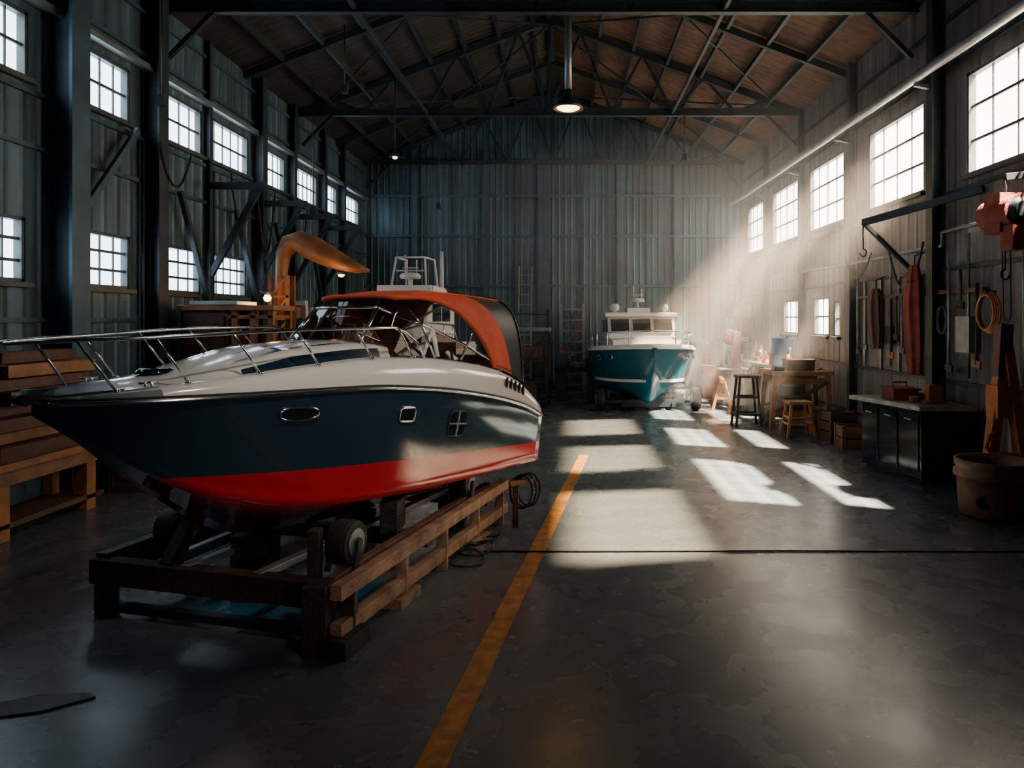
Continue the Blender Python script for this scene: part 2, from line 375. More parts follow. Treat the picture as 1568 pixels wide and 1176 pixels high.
def deckrow(s,sg):
    h=hg(s); z=zg(s); d=hd(s); w=min(1,s/.3)
    r=[(sg*h,s,z),(sg*(h-.005),s,z+.03*w),(sg*h*.985,s,z+d*.4),(sg*h*.955,s,z+d*.72),(sg*h*.9,s,z+d*.93),(sg*h*.83,s,z+d)]
    top=z+d
    if 2.42<s<4.15:
        xi=.58; r+=[(sg*xi,s,top),(sg*xi,s,top-.03),(sg*(xi-.02),s,1.2),(sg*.3,s,1.2),(0,s,1.2)]
    else:
        tr=.10*max(0,min(1,(s-.7)/.8)) if s<2.42 else 0
        r+=[(sg*h*.74,s,top),(sg*h*.70,s,top+tr*.8),(sg*h*.55,s,top+tr+.02),(sg*h*.25,s,top+tr+.04),(0,s,top+tr+.045)]
    return r
SD=sorted(set(S+[2.415,2.425,4.145,4.155]))
for sg in (1,-1): b.grid([deckrow(s,sg) for s in SD],'white')
for sg in (1,-1):
    r=deckrow(4.6,sg); b.poly([(p[0],4.6,p[2]) for p in r]+[(0,4.6,zg(4.6))],'white')
for sg in (1,-1):
    b.tube([(sg*(hg(s)+.008),s,zg(s)) for s in S if s>0.01],.013,'chrome',6)
    b.tube([(sg*(hg(s)+.004),s,zg(s)+.022) for s in S if s>0.01],.009,'black',6)
b.box((-.6,4.58,.88),(.6,4.78,.93),'red'); b.box((-.2,4.6,.5),(.2,4.75,.86),'black')
def ds(s,f):
    h=hg(s); top=zg(s)+hd(s); tr=.10*max(0,min(1,(s-.7)/.8))
    a=abs(f); z=top+tr+ (.045-.03*(a/.55)) if a<=.55 else top+tr*.8
    return Vector((f*h,s,z+.006))
for sg in (1,-1):
    rows=[]
    for i in range(13):
        s=.95+i*1.1/12; w=math.sin(math.pi*min(1,(i+.6)/9))if i<5 else 1
        rows.append([tuple(ds(s,sg*(.34-.20*w)))]+[tuple(ds(s,sg*(.34+.20*w*t))) for t in (0,.5,1.0)])
    b.grid(rows,'navy')
    b.grid([[ (sg*(hg(s)*.742),s,zg(s)+hd(s)+.002), (sg*(hg(s)*.705),s,zg(s)+hd(s)+.10*max(0,min(1,(s-.7)/.8))*.8-.004)] for s in [1.1+i*.1 for i in range(13)]],'navy')
b.lathe((0,.75,zg(.75)+hd(.75)+.045),[(0,.035),(.10,.035),(.12,.02),(.125,0)],'dglass',20)
rows=[]
for s in (0.02,.06,.12,.2,.3,.42):
    rows.append([(f*hg(s),s,zg(s)+hd(s)+(.045 if abs(f)<.3 else .035 if abs(f)<.6 else .012)+.004) for f in (-.83,-.6,-.25,0,.25,.6,.83)])
b.grid(rows,'grey')
for sg in (1,-1): b.grid([[(sg*(hg(s)+.003),s,zg(s)+.03*min(1,s/.3)),(sg*(hg(s)*.99+.003),s,zg(s)+hd(s)*.4),(sg*(hg(s)*.955+.003),s,zg(s)+hd(s)*.75),(sg*(hg(s)*.85),s,zg(s)+hd(s)+.003)] for s in (.03,.1,.2,.3,.45,.55)],'grey')
b.box((-.05,-.04,zg(0)+.05),(.05,.22,zg(0)+.09),'chrome'); b.cyl((-.06,-.05,zg(0)+.03),(.06,-.05,zg(0)+.03),.035,None,'black',12)
for s in (.5,3.9):
    for sg in (1,-1):
        x=sg*hg(s)*.86; z=zg(s)+hd(s); b.cyl((x,s-.06,z+.035),(x,s+.06,z+.035),.009,None,'chrome',8)
        b.cyl((x,s-.02,z),(x,s-.02,z+.035),.009,None,'chrome',8); b.cyl((x,s+.02,z),(x,s+.02,z+.035),.009,None,'chrome',8)
def railp(s,sg):
    z=zg(max(s,0))+hd(max(s,0)); x=sg*max(.06,hg(max(s,.03))*.9-.02) ; return x,z
rt=interp([(-.12,2.07),(.5,2.09),(1.5,2.13),(2.6,2.14)])
for sg in (1,-1):
    pts=[(sg*.0,-.14,2.06),(sg*.10,-.12,2.065),(sg*.2,-.03,2.07)]
    for i in range(12):
        s=.1+i*2.2/11; x,z=railp(s+.1,sg); pts.append((x+sg*.04,s,rt(s)))
    x,z=railp(2.75,sg); pts+= [(x+sg*.01,2.45,2.10),(x,2.62,2.0),(x,2.72,z)]
    b.tube(pts,.012,'chrome',8)
    for s in (.12,.5,.95,1.4,1.9,2.35):
        x,z=railp(s+.22,sg); x2,_=railp(s+.1,sg)
        b.tube([(x2+sg*.04,s,rt(s)),(x,s+.22,z)],.009,'chrome',8); b.cyl((x,s+.22,z-.005),(x,s+.22,z+.015),.025,None,'chrome',10)
def frameat(s,t):
    p=side(s,t); e=.01; du=(side(s+e,t)-side(s-e,t)).normalized(); dv=(side(s,t+e)-side(s,t-e)).normalized(); n=du.cross(dv).normalized()
    if n.x<0:n=-n
    v=n.cross(du).normalized()
    return p,du,v if v.z>0 else -v,n
def port(s,t,w,h,power,cross=False):
    for sg in (1,-1):
        p,u,v,n=frameat(s,t); mir=Matrix.Diagonal((sg,1,1,1))
        def sh(a,r,off):
            ca,sa=math.cos(a),math.sin(a); q=2/power
            return mir@(p+u*(w*r*math.copysign(abs(ca)**q,ca))+v*(h*r*math.copysign(abs(sa)**q,sa))+n*off)
        A=[2*math.pi*i/32 for i in range(32)]
        b.tube([sh(a,1,.008) for a in A],.011 if not cross else .007,'chrome' if not cross else 'black',6,True)
        b.poly([sh(a,.98,.010) for a in A],'dglass')
        if cross:
            b.beam(mir@(p-u*w+n*.012),mir@(p+u*w+n*.012),.014,.014,'grey'); b.beam(mir@(p-v*h+n*.012),mir@(p+v*h+n*.012),.014,.014,'grey')
port(1.42,.82,.15,.052,2.3); port(2.42,.76,.085,.06,5); port(3.08,.66,.12,.115,6,True)
for i in range(5):
    s=3.85+i*.08
    p=Vector((hg(s)*.99+.002,s,zg(s)+hd(s)*.45)); q=Vector((hg(s+.05)*.96+.004,s+.05,zg(s+.05)+hd(s)*.75)); b.beam(p,q,.02,.05,'black')
WP=[(-.60,3.75),(-.62,3.3),(-.62,2.8),(-.58,2.45),(-.45,2.2),(-.2,2.06),(0,2.02),(.2,2.06),(.45,2.2),(.58,2.45),(.62,2.8),(.62,3.3),(.60,3.75)]
bot=[];topp=[]
for i,(x,s) in enumerate(WP):
    zb=zg(s)+hd(s)+ (.10 if s<2.4 else .0); a=1-max(0,(s-2.5)/1.25)
    bot.append(Vector((x,s,zb))); topp.append(Vector((x*.88,s+.28*(1 if s<2.6 else .8),zb+.05+.27*max(.0,a))))
for i in range(len(WP)-1): b.add([bot[i],bot[i+1],topp[i+1],topp[i]],[(0,1,2,3)],'glass')
b.tube(topp,.014,'chrome',8); b.tube(bot,.016,'black',8)
for i in (4,8): b.tube([bot[i],topp[i]],.014,'chrome',8)
b.tube([bot[6],topp[6]],.012,'black',8)
for i in (2,10):
    p=bot[i]; q=topp[i]; d=Vector((0,.13,0))
    b.tube([p,q],.018,'white',8)
    b.tube([q,p+d*1.6],.022,'white',8)
b.box((-.55,2.45,1.2),(.55,2.62,1.86),'navy'); b.box((.1,2.6,1.6),(.52,2.72,1.98),'tan')
b.tube([(.3+.13*math.cos(t),2.76+.05*math.sin(t),1.85+.13*math.sin(t)) for t in [i*math.pi/8 for i in range(16)]],.012,'black',6,True)
b.cyl((.3,2.65,1.83),(.3,2.76,1.85),.02,None,'black')
for x in (-.35,.3):
    b.box((x-.18,3.0,1.2),(x+.18,3.4,1.6),'tan'); b.box((x-.18,3.35,1.5),(x+.18,3.45,1.98),'tan')
b.box((-.54,3.85,1.2),(.54,4.14,1.55),'tan'); b.box((-.54,4.05,1.5),(.54,4.15,1.82),'tan')
main=b.obj('sports_cruiser_boat',B1,R1)

b=MB()
def can(u,v,dz=0):
    a=abs(u); sf=2.62+1.15*max(0,(a-.42)/.58)**.85; sb=4.14+.14*a
    s=sf+(sb-sf)*v
    x=.72*math.copysign(min(1,math.sin(min(1,a)*math.pi/2*1.0)**.85),u)
    t=(s-2.66)/1.5
    ztop=2.49-.08*max(0,t-.3)**1.6-.06*(1-min(1,t*3))**2
    zb=zg(s)+hd(s)+.01
    z=zb+(ztop-zb)*max(0,1-a**3.4)
    return (x,s,z+dz)
U=[-1+2*i/40 for i in range(41)]
def vs(u): return [0,.12,.24,.36,.48,.6,.8,1]
for lo,hi,k in ((0,13,'side'),(12,29,'top'),(28,41,'side')):
    UU=U[lo:hi]
    if k=='top': b.grid([[can(u,v) for v in vs(u)] for u in UU],'canvas')
    else:
        b.grid([[can(u,v) for v in vs(u)[:6]] for u in UU],'canvas'); b.grid([[can(u,v) for v in vs(u)[5:]] for u in UU],'mesh')
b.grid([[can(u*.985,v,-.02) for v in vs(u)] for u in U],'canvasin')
b.tube([can(u,0) for u in U],.022,'canvas',8); b.tube([can(u,1) for u in U],.014,'mesh',8)
for i in (12,28): b.tube([can(U[i],v) for v in vs(0)],.012,'canvas',6)
for sg in (1,-1):
    b.tube([(sg*.66,3.3,1.82),(sg*.66,3.5,2.1),(sg*.6,3.6,2.3)],.012,'chrome',8)
    b.tube([(sg*.68,2.9,1.86),(sg*.66,2.75,2.15),(sg*.5,2.72,2.33)],.012,'chrome',8)
rows=[]
for i in range(13):
    u=-.62+1.24*i/12; p=can(u,0); rows.append([(p[0],p[1]+.01,p[2]-.02),(p[0]*.95,2.42+.25*abs(u),2.12)])
b.grid(rows,'glass')
for i in (0,4,8,12): b.tube(rows[i],.010,'black',6)
c=b.obj('canopy'); c.parent=main

# ---------------------------------------------------------------- boat cradle
b=MB()
RA,RB=Vector((-1.5,4.84,0)),Vector((-.70,7.9,0)); dr=(RB-RA).normalized(); nl=Vector((-dr.y,dr.x,0))
def P(a,l,z): return tuple(RA+dr*a+nl*l+Vector((0,0,z)))
Lr=(RB-RA).length
for z,h in ((.40,.10),(.15,.10)): b.beam(P(-.12,0,z),P(Lr,0,z),.09,h,'woodw')
b.beam(P(0,.12,.42),P(Lr-.2,.12,.42),.07,.07,'woodd')
for a in (0.,.75,1.5,2.25,2.95): b.beam(P(a+.05,0,.0),P(a+.05,0,.36),.09,.08,'woodw' if a else 'woodk')
for a in (.75,2.25): b.beam(P(a-.12,0,.04),P(a+.22,0,.04),.16,.08,'woodw')
b.beam(P(-.1,.14,0),P(-.1,.14,.45),.16,.2,'woodk'); b.beam(P(-.2,-.02,.06),P(.12,-.02,.06),.2,.12,'black')
b.beam(P(0,2.05,.36),P(Lr,2.05,.36),.1,.2,'steel'); b.beam(P(0,1.7,.34),P(Lr,1.7,.34),.07,.08,'steelg')
for a in (.05,1.5,2.9): b.beam(P(a,2.05,0),P(a,2.05,.3),.12,.12,'steel')
b.beam(P(0,.1,.34),P(0,2.1,.34),.12,.18,'rust'); b.beam(P(.02,.1,.07),P(.02,2.1,.07),.08,.06,'steel')
for a in (1.3,2.7): b.beam(P(a,0,.34),P(a,2.05,.34),.1,.12,'steel')
for l in (.7,1.3): b.beam(P(0,l,.41),P(Lr,l-.25,.41),.08,.05,'steelg')
for (a,l0,l1,r,z) in ((.30,.10,.26,.16,.60),(.35,1.6,1.78,.16,.58),(2.4,.08,.26,.14,.56)):
    n=24; c0=Vector(P(a,l0,z)); c1=Vector(P(a,l1,z)); d=(c0-c1).normalized()
    b.cyl(c0,c1,r*.96,None,'black',n); b.cyl(c0-d*.02,c1+d*.02,r,None,'black',n)
    b.cyl(c0+d*.012,c0,r*.62,r*.66,'steelg',20); b.cyl(c0+d*.035,c0+d*.01,r*.22,r*.26,'rust',14)
    b.cyl(c1,c1-d*.012,r*.66,r*.6,'rust',20)
    b.beam(P(a-.07,l0-.03,.4),P(a,l0-.03,z+.02),.02,.06,'steel'); b.beam(P(a-.07,l1+.03,.4),P(a,l1+.03,z+.02),.02,.06,'steel')
b.beam(P(.1,.30,.38),P(.1,.30,.74),.08,.10,'woodk'); b.beam(P(.0,1.45,.42),P(.25,1.45,.72),.09,.09,'woodk')
b.beam(P(1.3,.35,.40),P(1.3,.35,.66),.15,.3,'woodk')
for s in (1.55,2.6,4.0):
    p=Vector(B1)+Matrix.Rotation(R1,3,'Z')@Vector((0,s,0)); b.box((p.x-.14,p.y-.14,0),(p.x+.14,p.y+.14,zk(s)-.07),'woodk'); b.box((p.x-.16,p.y-.1,zk(s)-.07),(p.x+.16,p.y+.1,zk(s)-.003),'black')
b.obj('boat_cradle',bevel=.005)
b=MB(); rows=[]
for i in range(13):
    r=[]
    for j in range(13):
        p=P(.12+i*1.0/12,.25+j*1.6/12,0); r.append((p[0],p[1],.012+.010*math.sin(i*1.3+j*.7)*math.cos(j*1.1)))
    rows.append(r)
b.grid(rows,'bluet'); b.obj('blue_tarp')
b=MB()
for k in range(3):
    c0=Vector((-.50+.03*k,7.66+.05*k,.37))
    b.tube([c0+Vector((.12*math.cos(t)+.01*k,.03*math.sin(t),.17*math.sin(t))) for t in [i*math.pi/12 for i in range(24)]],.013,'black',6,True)
b.beam((-.62,7.60,.47),(-.38,7.74,.47),.05,.05,'wood'); b.beam((-.56,7.64,0),(-.56,7.64,.45),.06,.06,'woodd')
b.obj('hanging_hose_coil')
b=MB()
for k in range(3):
    c0=Vector((-.92+.05*k,6.5+.25*k,.02))
    b.tube([c0+Vector((.16*math.cos(t),.15*math.sin(t),.012*k+.06*max(0,math.sin(t+k)))) for t in [i*math.pi/12 for i in range(24)]],.010,'black',6,True)
b.tube([(-.8,6.81,.009),(0,6.8,.009),(2,6.82,.009),(4,6.8,.009),(XR-.3,6.82,.009)],.008,'black',6)
b.obj('floor_cable')

b=MB(); a=Vector((-1.08,0,0)); e=Vector((.26,11.7,0)); d=(e-a).normalized(); n=Vector((d.y,-d.x,0))*.078
rows=[]
for i in range(40):
    p=a+(e-a)*i/39; rows.append([tuple(p-n)[:2]+(.004,),tuple(p+n)[:2]+(.004,)])
b.grid(rows,'yellow',False); b.obj('floor_marking_line')
b=MB(); b.prism([(-3.35,4.05),(-3.1,4.2),(-2.82,4.22),(-2.75,4.18),(-2.95,4.02),(-3.2,3.95)],'Z',0,.012,'paper'); b.obj('scrap_sheet')

# ---------------------------------------------------------------- background boats
def cabin_boat(name,loc,rotz,hullk,topz,L,hbm,fly=False,kz=.22,wy=1.9):
    b=MB()
    Zg=interp([(0,topz+.10),(L*.3,topz),(L,topz-.1)]); Hg=interp([(0,.0),(.08,.22),(.5,hbm*.6),(1.2,hbm*.88),(2.2,hbm),(L,hbm*.93)])
    Zk=interp([(0,topz-.05),(.2,topz-.6),(.5,kz+.35),(.9,kz+.08),(1.5,kz),(L,kz)])
    Zc=interp([(0,topz-.02),(.3,topz-.65),(1.1,kz+.55),(2.2,kz+.42),(L,kz+.36)]); Hc=interp([(0,0),(.4,hbm*.22),(1.1,hbm*.6),(2.2,hbm*.84),(L,hbm*.86)])
    SS=[L*(i/48)**1.5 for i in range(49)]
    def sidep(s,t):
        k=.25*max(0,1-s/2); u=(1-k)*t+k*t*t
        return Vector((Hc(s)+(Hg(s)-Hc(s))*u,s,Zc(s)+(Zg(s)-Zc(s))*t))
    for sg in (1,-1):
        rows=[]
        for s in SS:
            r=[(sg*Hc(s)*t,s,Zk(s)+(Zc(s)-Zk(s))*t) for t in (0,.33,.66,1)]
            for i in range(1,9):
                p=sidep(s,i/8); r.append((sg*p.x,s,p.z))
            rows.append(r)
        b.grid(rows,hullk); b.poly([p for p in rows[-1]]+[(0,L,Zg(L))],hullk)
        st=[]
        for s in SS:
            zl=kz+.62+.10*math.exp(-s)
            if Zk(s)>zl: continue
            if Zc(s)>zl: t=(zl-Zk(s))/(Zc(s)-Zk(s)); p=(sg*(Hc(s)*t+.012),s-.012,zl)
            else: t=(zl-Zc(s))/(Zg(s)-Zc(s)); q=sidep(s,t); p=(sg*(q.x+.012),s-.005,zl)
            st.append([(p[0],p[1],zl-.035),(p[0]+sg*.008,p[1],zl+.035)])
        b.grid(st,'white')
        b.tube([(sg*(Hg(s)+.01),s,Zg(s)) for s in SS[1:]],.03,'white',6)
        b.grid([[(sg*Hg(s),s,Zg(s)),(sg*Hg(s)*.97,s,Zg(s)+.09),(sg*Hg(s)*.9,s,Zg(s)+.09),(sg*Hg(s)*.88,s,Zg(s)+.01),(0,s,Zg(s)+.06)] for s in SS],'white')
        pts=[(sg*(Hg(s)*.93),s,Zg(s)+.40) for s in SS if .0<s<3.2]
        b.tube([(0,-.05,Zg(0)+.40)]+pts+[(sg*Hg(3.4)*.93,3.5,Zg(3.5)+.1)],.018,'chrome',6)
        for s in (.3,.9,1.6,2.3,3.0): b.tube([(sg*Hg(s)*.93,s,Zg(s)+.05),(sg*Hg(s)*.93,s,Zg(s)+.40)],.014,'chrome',6)
        b.tube([(sg*Hg(s)*.93,s,Zg(s)+.23) for s in SS if .2<s<3.2],.011,'chrome',6)
        for s in (.8,1.3):
            p=sidep(s,.78); p.x*=sg; b.cyl(p+Vector((-.03*sg,.03,0)),p+Vector((.025*sg,-.02,0)),.065,None,'chrome',14); b.cyl(p,p+Vector((.032*sg,-.025,0)),.045,None,'dglass',14)
    dz=topz
    w=hbm*.62
    b.prism([(1.0,dz+.05),(1.15,dz+.24),(2.3,dz+.3),(2.3,dz)],'X',-w,w,'white')
    w=hbm*.64; y0=2.0; y1=L-1.0
    prof=[(y0,dz+.3),(y0+.18,dz+.58),(y0+.30,dz+.82),(y1,dz+.84),(y1,dz+.0),(y0,dz)]
    b.prism(prof,'X',-w,w,'white')
    for xa,xb in ((-w*.92,-w*.36),(-w*.28,w*.28),(w*.36,w*.92)):
        q=[(xa,y0+.07-.02,dz+.42),(xb,y0+.07-.02,dz+.42),(xb,y0+.265-.02,dz+.77),(xa,y0+.265-.02,dz+.77)]
        b.add(q,[(0,1,2,3)],'dglass')
        b.tube([(p[0],p[1]-.006,p[2]) for p in q],.014,'whited',6,True)
    for sg in (1,-1):
        for ya,yb in ((y0+.5,y0+1.1),(y0+1.2,y0+1.8)):
            b.box((sg*(w-.01),ya,dz+.42),(sg*(w+.012),min(yb,y1-.1),dz+.74),'dglass')
    b.prism([(y0+.08,dz+.83),(y0+.1,dz+.90),(y0+.4,dz+.94),(y1+.2,dz+.91),(y1+.2,dz+.83)],'X',-w-.07,w+.07,'white')
    zt=dz+.92
    b.box((-w*.35,y0+.7,zt),(w*.35,y0+1.3,zt+.14),'white')
    b.cyl((0,y0+1.0,zt+.1),(0,y0+1.0,zt+.42),.05,.03,'whited'); b.lathe((0,y0+1.0,zt+.3),[(0,.12),(.16,.1),(.2,.05),(.18,0),(0,0)],'whited',18)
    b.tube([(-.1,y0+1,zt+.4),(-.1,y0+1,zt+.75)],.012,'whited',6); b.tube([(.12,y0+1,zt+.4),(.12,y0+1,zt+.65)],.012,'whited',6); b.tube([(-.15,y0+1,zt+.5),(.15,y0+1,zt+.5)],.012,'whited',6)
    if not fly:
        for sg in (1,-1):
            b.lathe((sg*w*.75,y0+.6,zt),[(.05,0),(.05,.06),(.12,.08),(.12,.2),(.06,.25),(0,.25)],'whited',14)
    else:
        for sg in (1,-1):
            b.prism([(y0+.6,zt),(y0+.7,zt+.16),(y0+1.6,zt+.14),(y0+1.9,zt)],'X',sg*w*.9-.02,sg*w*.9+.02,'white')
            b.tube([(sg*w*.6,y0+.9,zt+.1),(sg*w*.5,y0+1.0,zt+.7),(sg*w*.5,y0+1.7,zt+.7),(sg*w*.6,y0+1.8,zt)],.02,'whited',6)
        b.box((-w*.9,y0+.58,zt),(w*.9,y0+.64,zt+.16),'white')
        b.tube([(-w*.5,y0+1.0,zt+.7),(w*.5,y0+1.0,zt+.7)],.02,'whited',6); b.tube([(-w*.5,y0+1.0,zt+.45),(w*.5,y0+1.0,zt+.45)],.015,'whited',6)
        b.cyl((w*.85,y0+1.5,zt),(w*.85,y0+1.5,zt+.85),.045,.03,'whited',10)
    for sg in (1,-1):
        xx=sg*(hbm*.86); yy=wy
        b.lathe((xx,yy,.28),[(.0,-.10),(.17,-.10),(.26,-.09),(.28,-.05),(.28,.05),(.26,.09),(.17,.10),(0,.10)],'black',22,'X')
        b.lathe((xx,yy,.28),[(.0,-.115),(.12,-.112),(.12,-.09)],'steelg',16,'X'); b.lathe((xx,yy,.28),[(.0,.115),(.12,.112),(.12,.09)],'steelg',16,'X')
        b.beam((xx*.82,yy,.28),(xx*.82,yy,kz+.4),.06,.08,'steel')
        b.beam((sg*hbm*.45,.9,.14),(sg*hbm*.6,L,.14),.08,.1,'steel')
    b.beam((-hbm*.75,wy,.22),(hbm*.75,wy,.22),.08,.08,'steel'); b.beam((-hbm*.5,1.0,.14),(hbm*.5,1.0,.14),.1,.1,'steel')
    b.box((-.12,1.5,0),(.12,1.8,kz),'woodd'); b.box((-.12,L-.8,0),(.12,L-.4,kz),'woodd')
    return b.obj(name,loc,rotz)
cabin_boat('cabin_cruiser_boat',(1.98,16.5,0),math.radians(2),'teal',1.46,5.2,1.36,False,.08,1.0)
cabin_boat('flybridge_boat',(-3.15,10.4,0),math.radians(-4),'whited',1.75,5.2,.86,True,.3)

# ---------------------------------------------------------------- left side furniture
b=MB()
b.box((-6.1,6.9,.70),(-5.5,8.7,.78),'woodo'); b.box((-6.1,6.95,.55),(-5.55,8.65,.70),'wood')
for y in (7.0,8.3):
    b.box((-5.72,y,0),(-5.56,y+.16,.56),'woodo'); b.box((-6.08,y,0),(-5.96,y+.12,.56),'woodo')
b.box((-6.08,7.0,.12),(-5.56,8.6,.18),'woodd')
b.obj('timber_workbench',bevel=.008)
b=MB(); z=.781
for (w,y0,y1,h,k) in ((.56,7.0,8.7,.16,'woodd'),(.42,7.1,8.6,.13,'wood'),(.5,7.0,8.7,.14,'woodd'),(.36,7.0,8.5,.12,'woodd'),(.52,7.2,8.7,.15,'wood'),(.46,7.0,8.5,.12,'woodd'),(.4,7.3,8.7,.14,'woodo'),(.25,7.4,8.6,.13,'woodd')):
    n=3
    for j in range(n): b.box((-6.1+w*j/n,y0+.05*random.random(),z),(-6.1+w*(j+.95)/n,y1-.08*random.random(),z+h-.01),k)
    z+=h
b.obj('timber_stack',bevel=.006)
b=MB(); x0,x1,y0,y1=-6.1,-4.65,11.3,12.1
b.box((x0,y0,0),(x0+.75,y1,2.35),'woodd'); b.box((x0-.02,y0-.06,2.35),(x1+.05,y1,2.43),'woodo'); b.box((x0+.15,y0-.02,2.44),(x0+.9,y1-.1,2.5),'whited')
for x in (x0+.8,x1-.36,x1-.08): b.box((x,y0,0),(x+.09,y0+.09,2.35),'woodo'); b.box((x,y1-.1,0),(x+.09,y1,2.35),'woodo')
for zz in (.5,1.2,1.75,2.22): b.box((x0+.75,y0,zz),(x1,y1,zz+.06),'woodo')
for i in range(5): b.box((x0+.95+i*.08,y0+.15,1.81),(x0+1.01+i*.08,y0+.45,2.05+.05*(i%2)),['red','whited','woodd','orange','steelg'][i])
for zz in (.1,.85,1.6): b.box((x0+.06,y0-.03,zz),(x0+.69,y0,zz+.66),'woodd'); b.cyl((x0+.4,y0-.06,zz+.33),(x0+.4,y0-.02,zz+.33),.02,None,'steelg',8)
b.obj('wooden_cabinet',bevel=.006)
def crate(name,x,y,z,w,d,h,k,rot=0):
    b=MB(); t=.03
    n=max(2,int(h/.14))
    for i in range(n):
        za=i*h/n; zb=(i+.86)*h/n
        b.box((-w/2,-d/2,za),(w/2,-d/2+t,zb),k); b.box((-w/2,d/2-t,za),(w/2,d/2,zb),k); b.box((-w/2,-d/2,za),(-w/2+t,d/2,zb),k); b.box((w/2-t,-d/2,za),(w/2,d/2,zb),k)
    for sx in (-1,1):
        for sy in (-1,1): b.box((sx*(w/2+.01),sy*(d/2+.01),0),(sx*(w/2-.06),sy*(d/2-.06),h),k)
    b.box((-w/2+.01,-d/2+.01,0),(w/2-.01,d/2-.01,.03),k); b.box((-w/2+.03,-d/2+.03,h*.7),(w/2-.03,d/2-.03,h*.75),'woodd')
    b.obj(name,(x,y,z),rot,bevel=.004)
crate('wooden_crate',-5.6,10.2,0,.8,.7,.8,'wood',.1); crate('wooden_crate',-5.6,10.2,.801,.6,.5,.5,'woodo',.3)
crate('wooden_crate',-4.6,9.6,0,.6,.5,.45,'woodd',.5)
crate('wooden_crate',-5.6,9.4,0,.5,.5,1.25,'woodd',.0)
def shelf(name,x0,x1,y0,y1,h,lv):
    b=MB()
    for x in (x0,x1-.05):
        for y in (y0,y1-.05): b.box((x,y,0),(x+.05,y+.05,h),'steel')
    for i in range(lv):
        z=.12+i*(h-.16)/(lv-1); b.box((x0,y0,z),(x1,y1,z+.03),'woodd')
        y=y0+.06
        while y<y1-.25:
            d=random.uniform(.12,.3); hh=random.uniform(.12,(h/lv)*.75)
            b.box((x0+.06,y,z+.03),(x1-.06-.1*random.random(),min(y+d,y1-.05),z+.03+hh),random.choice(['woodd','steel','wood','redcl','steelg','steelb','whited','black'])); y+=d+.05
    b.obj(name)
shelf('storage_shelf',-6.1,-5.6,15.1,16.5,2.25,4); shelf('storage_shelf',-6.1,-5.6,17.0,18.6,2.2,4); shelf('storage_shelf',-6.1,-5.5,19.0,20.2,2.4,4)
b=MB()
path=[(-5.18,13,2.2),(-5.18,13,3.1),(-5.15,13,3.38),(-5.04,13,3.58),(-4.86,13,3.62),(-4.62,13,3.50),(-4.35,13,3.36),(-4.05,13,3.22),(-3.78,13,3.13),(-3.6,13,3.09)]
b.tube(path,[.10,.10,.13,.17,.20,.22,.20,.15,.09,.03],'woodb',18,flat=1.3)
for x in (-5.34,-5.02):
    for y in (12.84,13.1): b.box((x-.03,y,0),(x+.03,y+.06,3.0),'woodb')
for i in range(7): b.beam((-5.34,12.87,.2+i*.4),(-5.02,12.87,.6+i*.4),.03,.04,'woodb'); b.box((-5.36,12.84,.2+i*.4),(-5.0,12.88,.24+i*.4),'woodb')
b.box((-5.5,12.7,0),(-4.86,13.3,.15),'steel'); b.tube([(-3.7,13,3.08),(-3.7,13,2.6)],.012,'black',6); b.tube([(-3.7+.05*math.cos(t),13,2.55+.06*math.sin(t)) for t in [math.pi/2+i*math.pi/6 for i in range(10)]],.014,'steel',6)
b.cyl((-4.1,12.98,3.1),(-4.1,12.98,3.02),.04,.10,'steel',14); b.lathe((-4.1,12.98,3.0),[(0,-.03),(.05,-.01),(.06,.02),(0,.03)],'bulbw',12)
b.obj('gooseneck_crane')
b=MB(); b.cyl((-5.15,12.3,2.62),(-5.15,12.3,2.69),.03,.12,'steel',16); b.lathe((-5.15,12.3,2.57),[(0,-.06),(.05,-.04),(.065,.01),(.04,.06),(0,.07)],'bulb',14)
b.beam((-5.15,12.3,2.69),(-5.15,12.49,2.69),.03,.03,'steel'); b.beam((-5.15,12.46,0),(-5.15,12.46,2.7),.03,.03,'steel'); b.box((-5.3,12.35,0),(-5.0,12.6,.03),'steel'); b.obj('work_lamp')
b=MB()
for x in (-4.4,-3.9):
    for y in (13.6,14.3): b.box((x,y,0),(x+.08,y+.08,2.6),'wood')
for z in (.6,1.3,2.0,2.5): b.box((-4.4,13.6,z),(-3.82,14.38,z+.05),'wood')
b.box((-4.3,13.7,2.05),(-3.95,14.2,2.3),'woodd'); b.obj('wooden_rack')
b=MB(); b.box((-5.2,14.6,0),(-4.5,15.3,.9),'steel'); b.box((-5.3,14.5,.9),(-4.5,15.4,.97),'wood'); b.cyl((-4.8,15,1.0),(-4.8,15,1.8),.06,None,'steelg'); b.box((-5.05,14.75,1.6),(-4.6,15.2,1.95),'steelb'); b.cyl((-4.8,14.9,.97),(-4.8,14.9,1.03),.18,None,'steelg'); b.cyl((-4.8,14.85,1.3),(-4.8,14.85,1.6),.03,.05,'steelg'); b.obj('drill_press',bevel=.01)

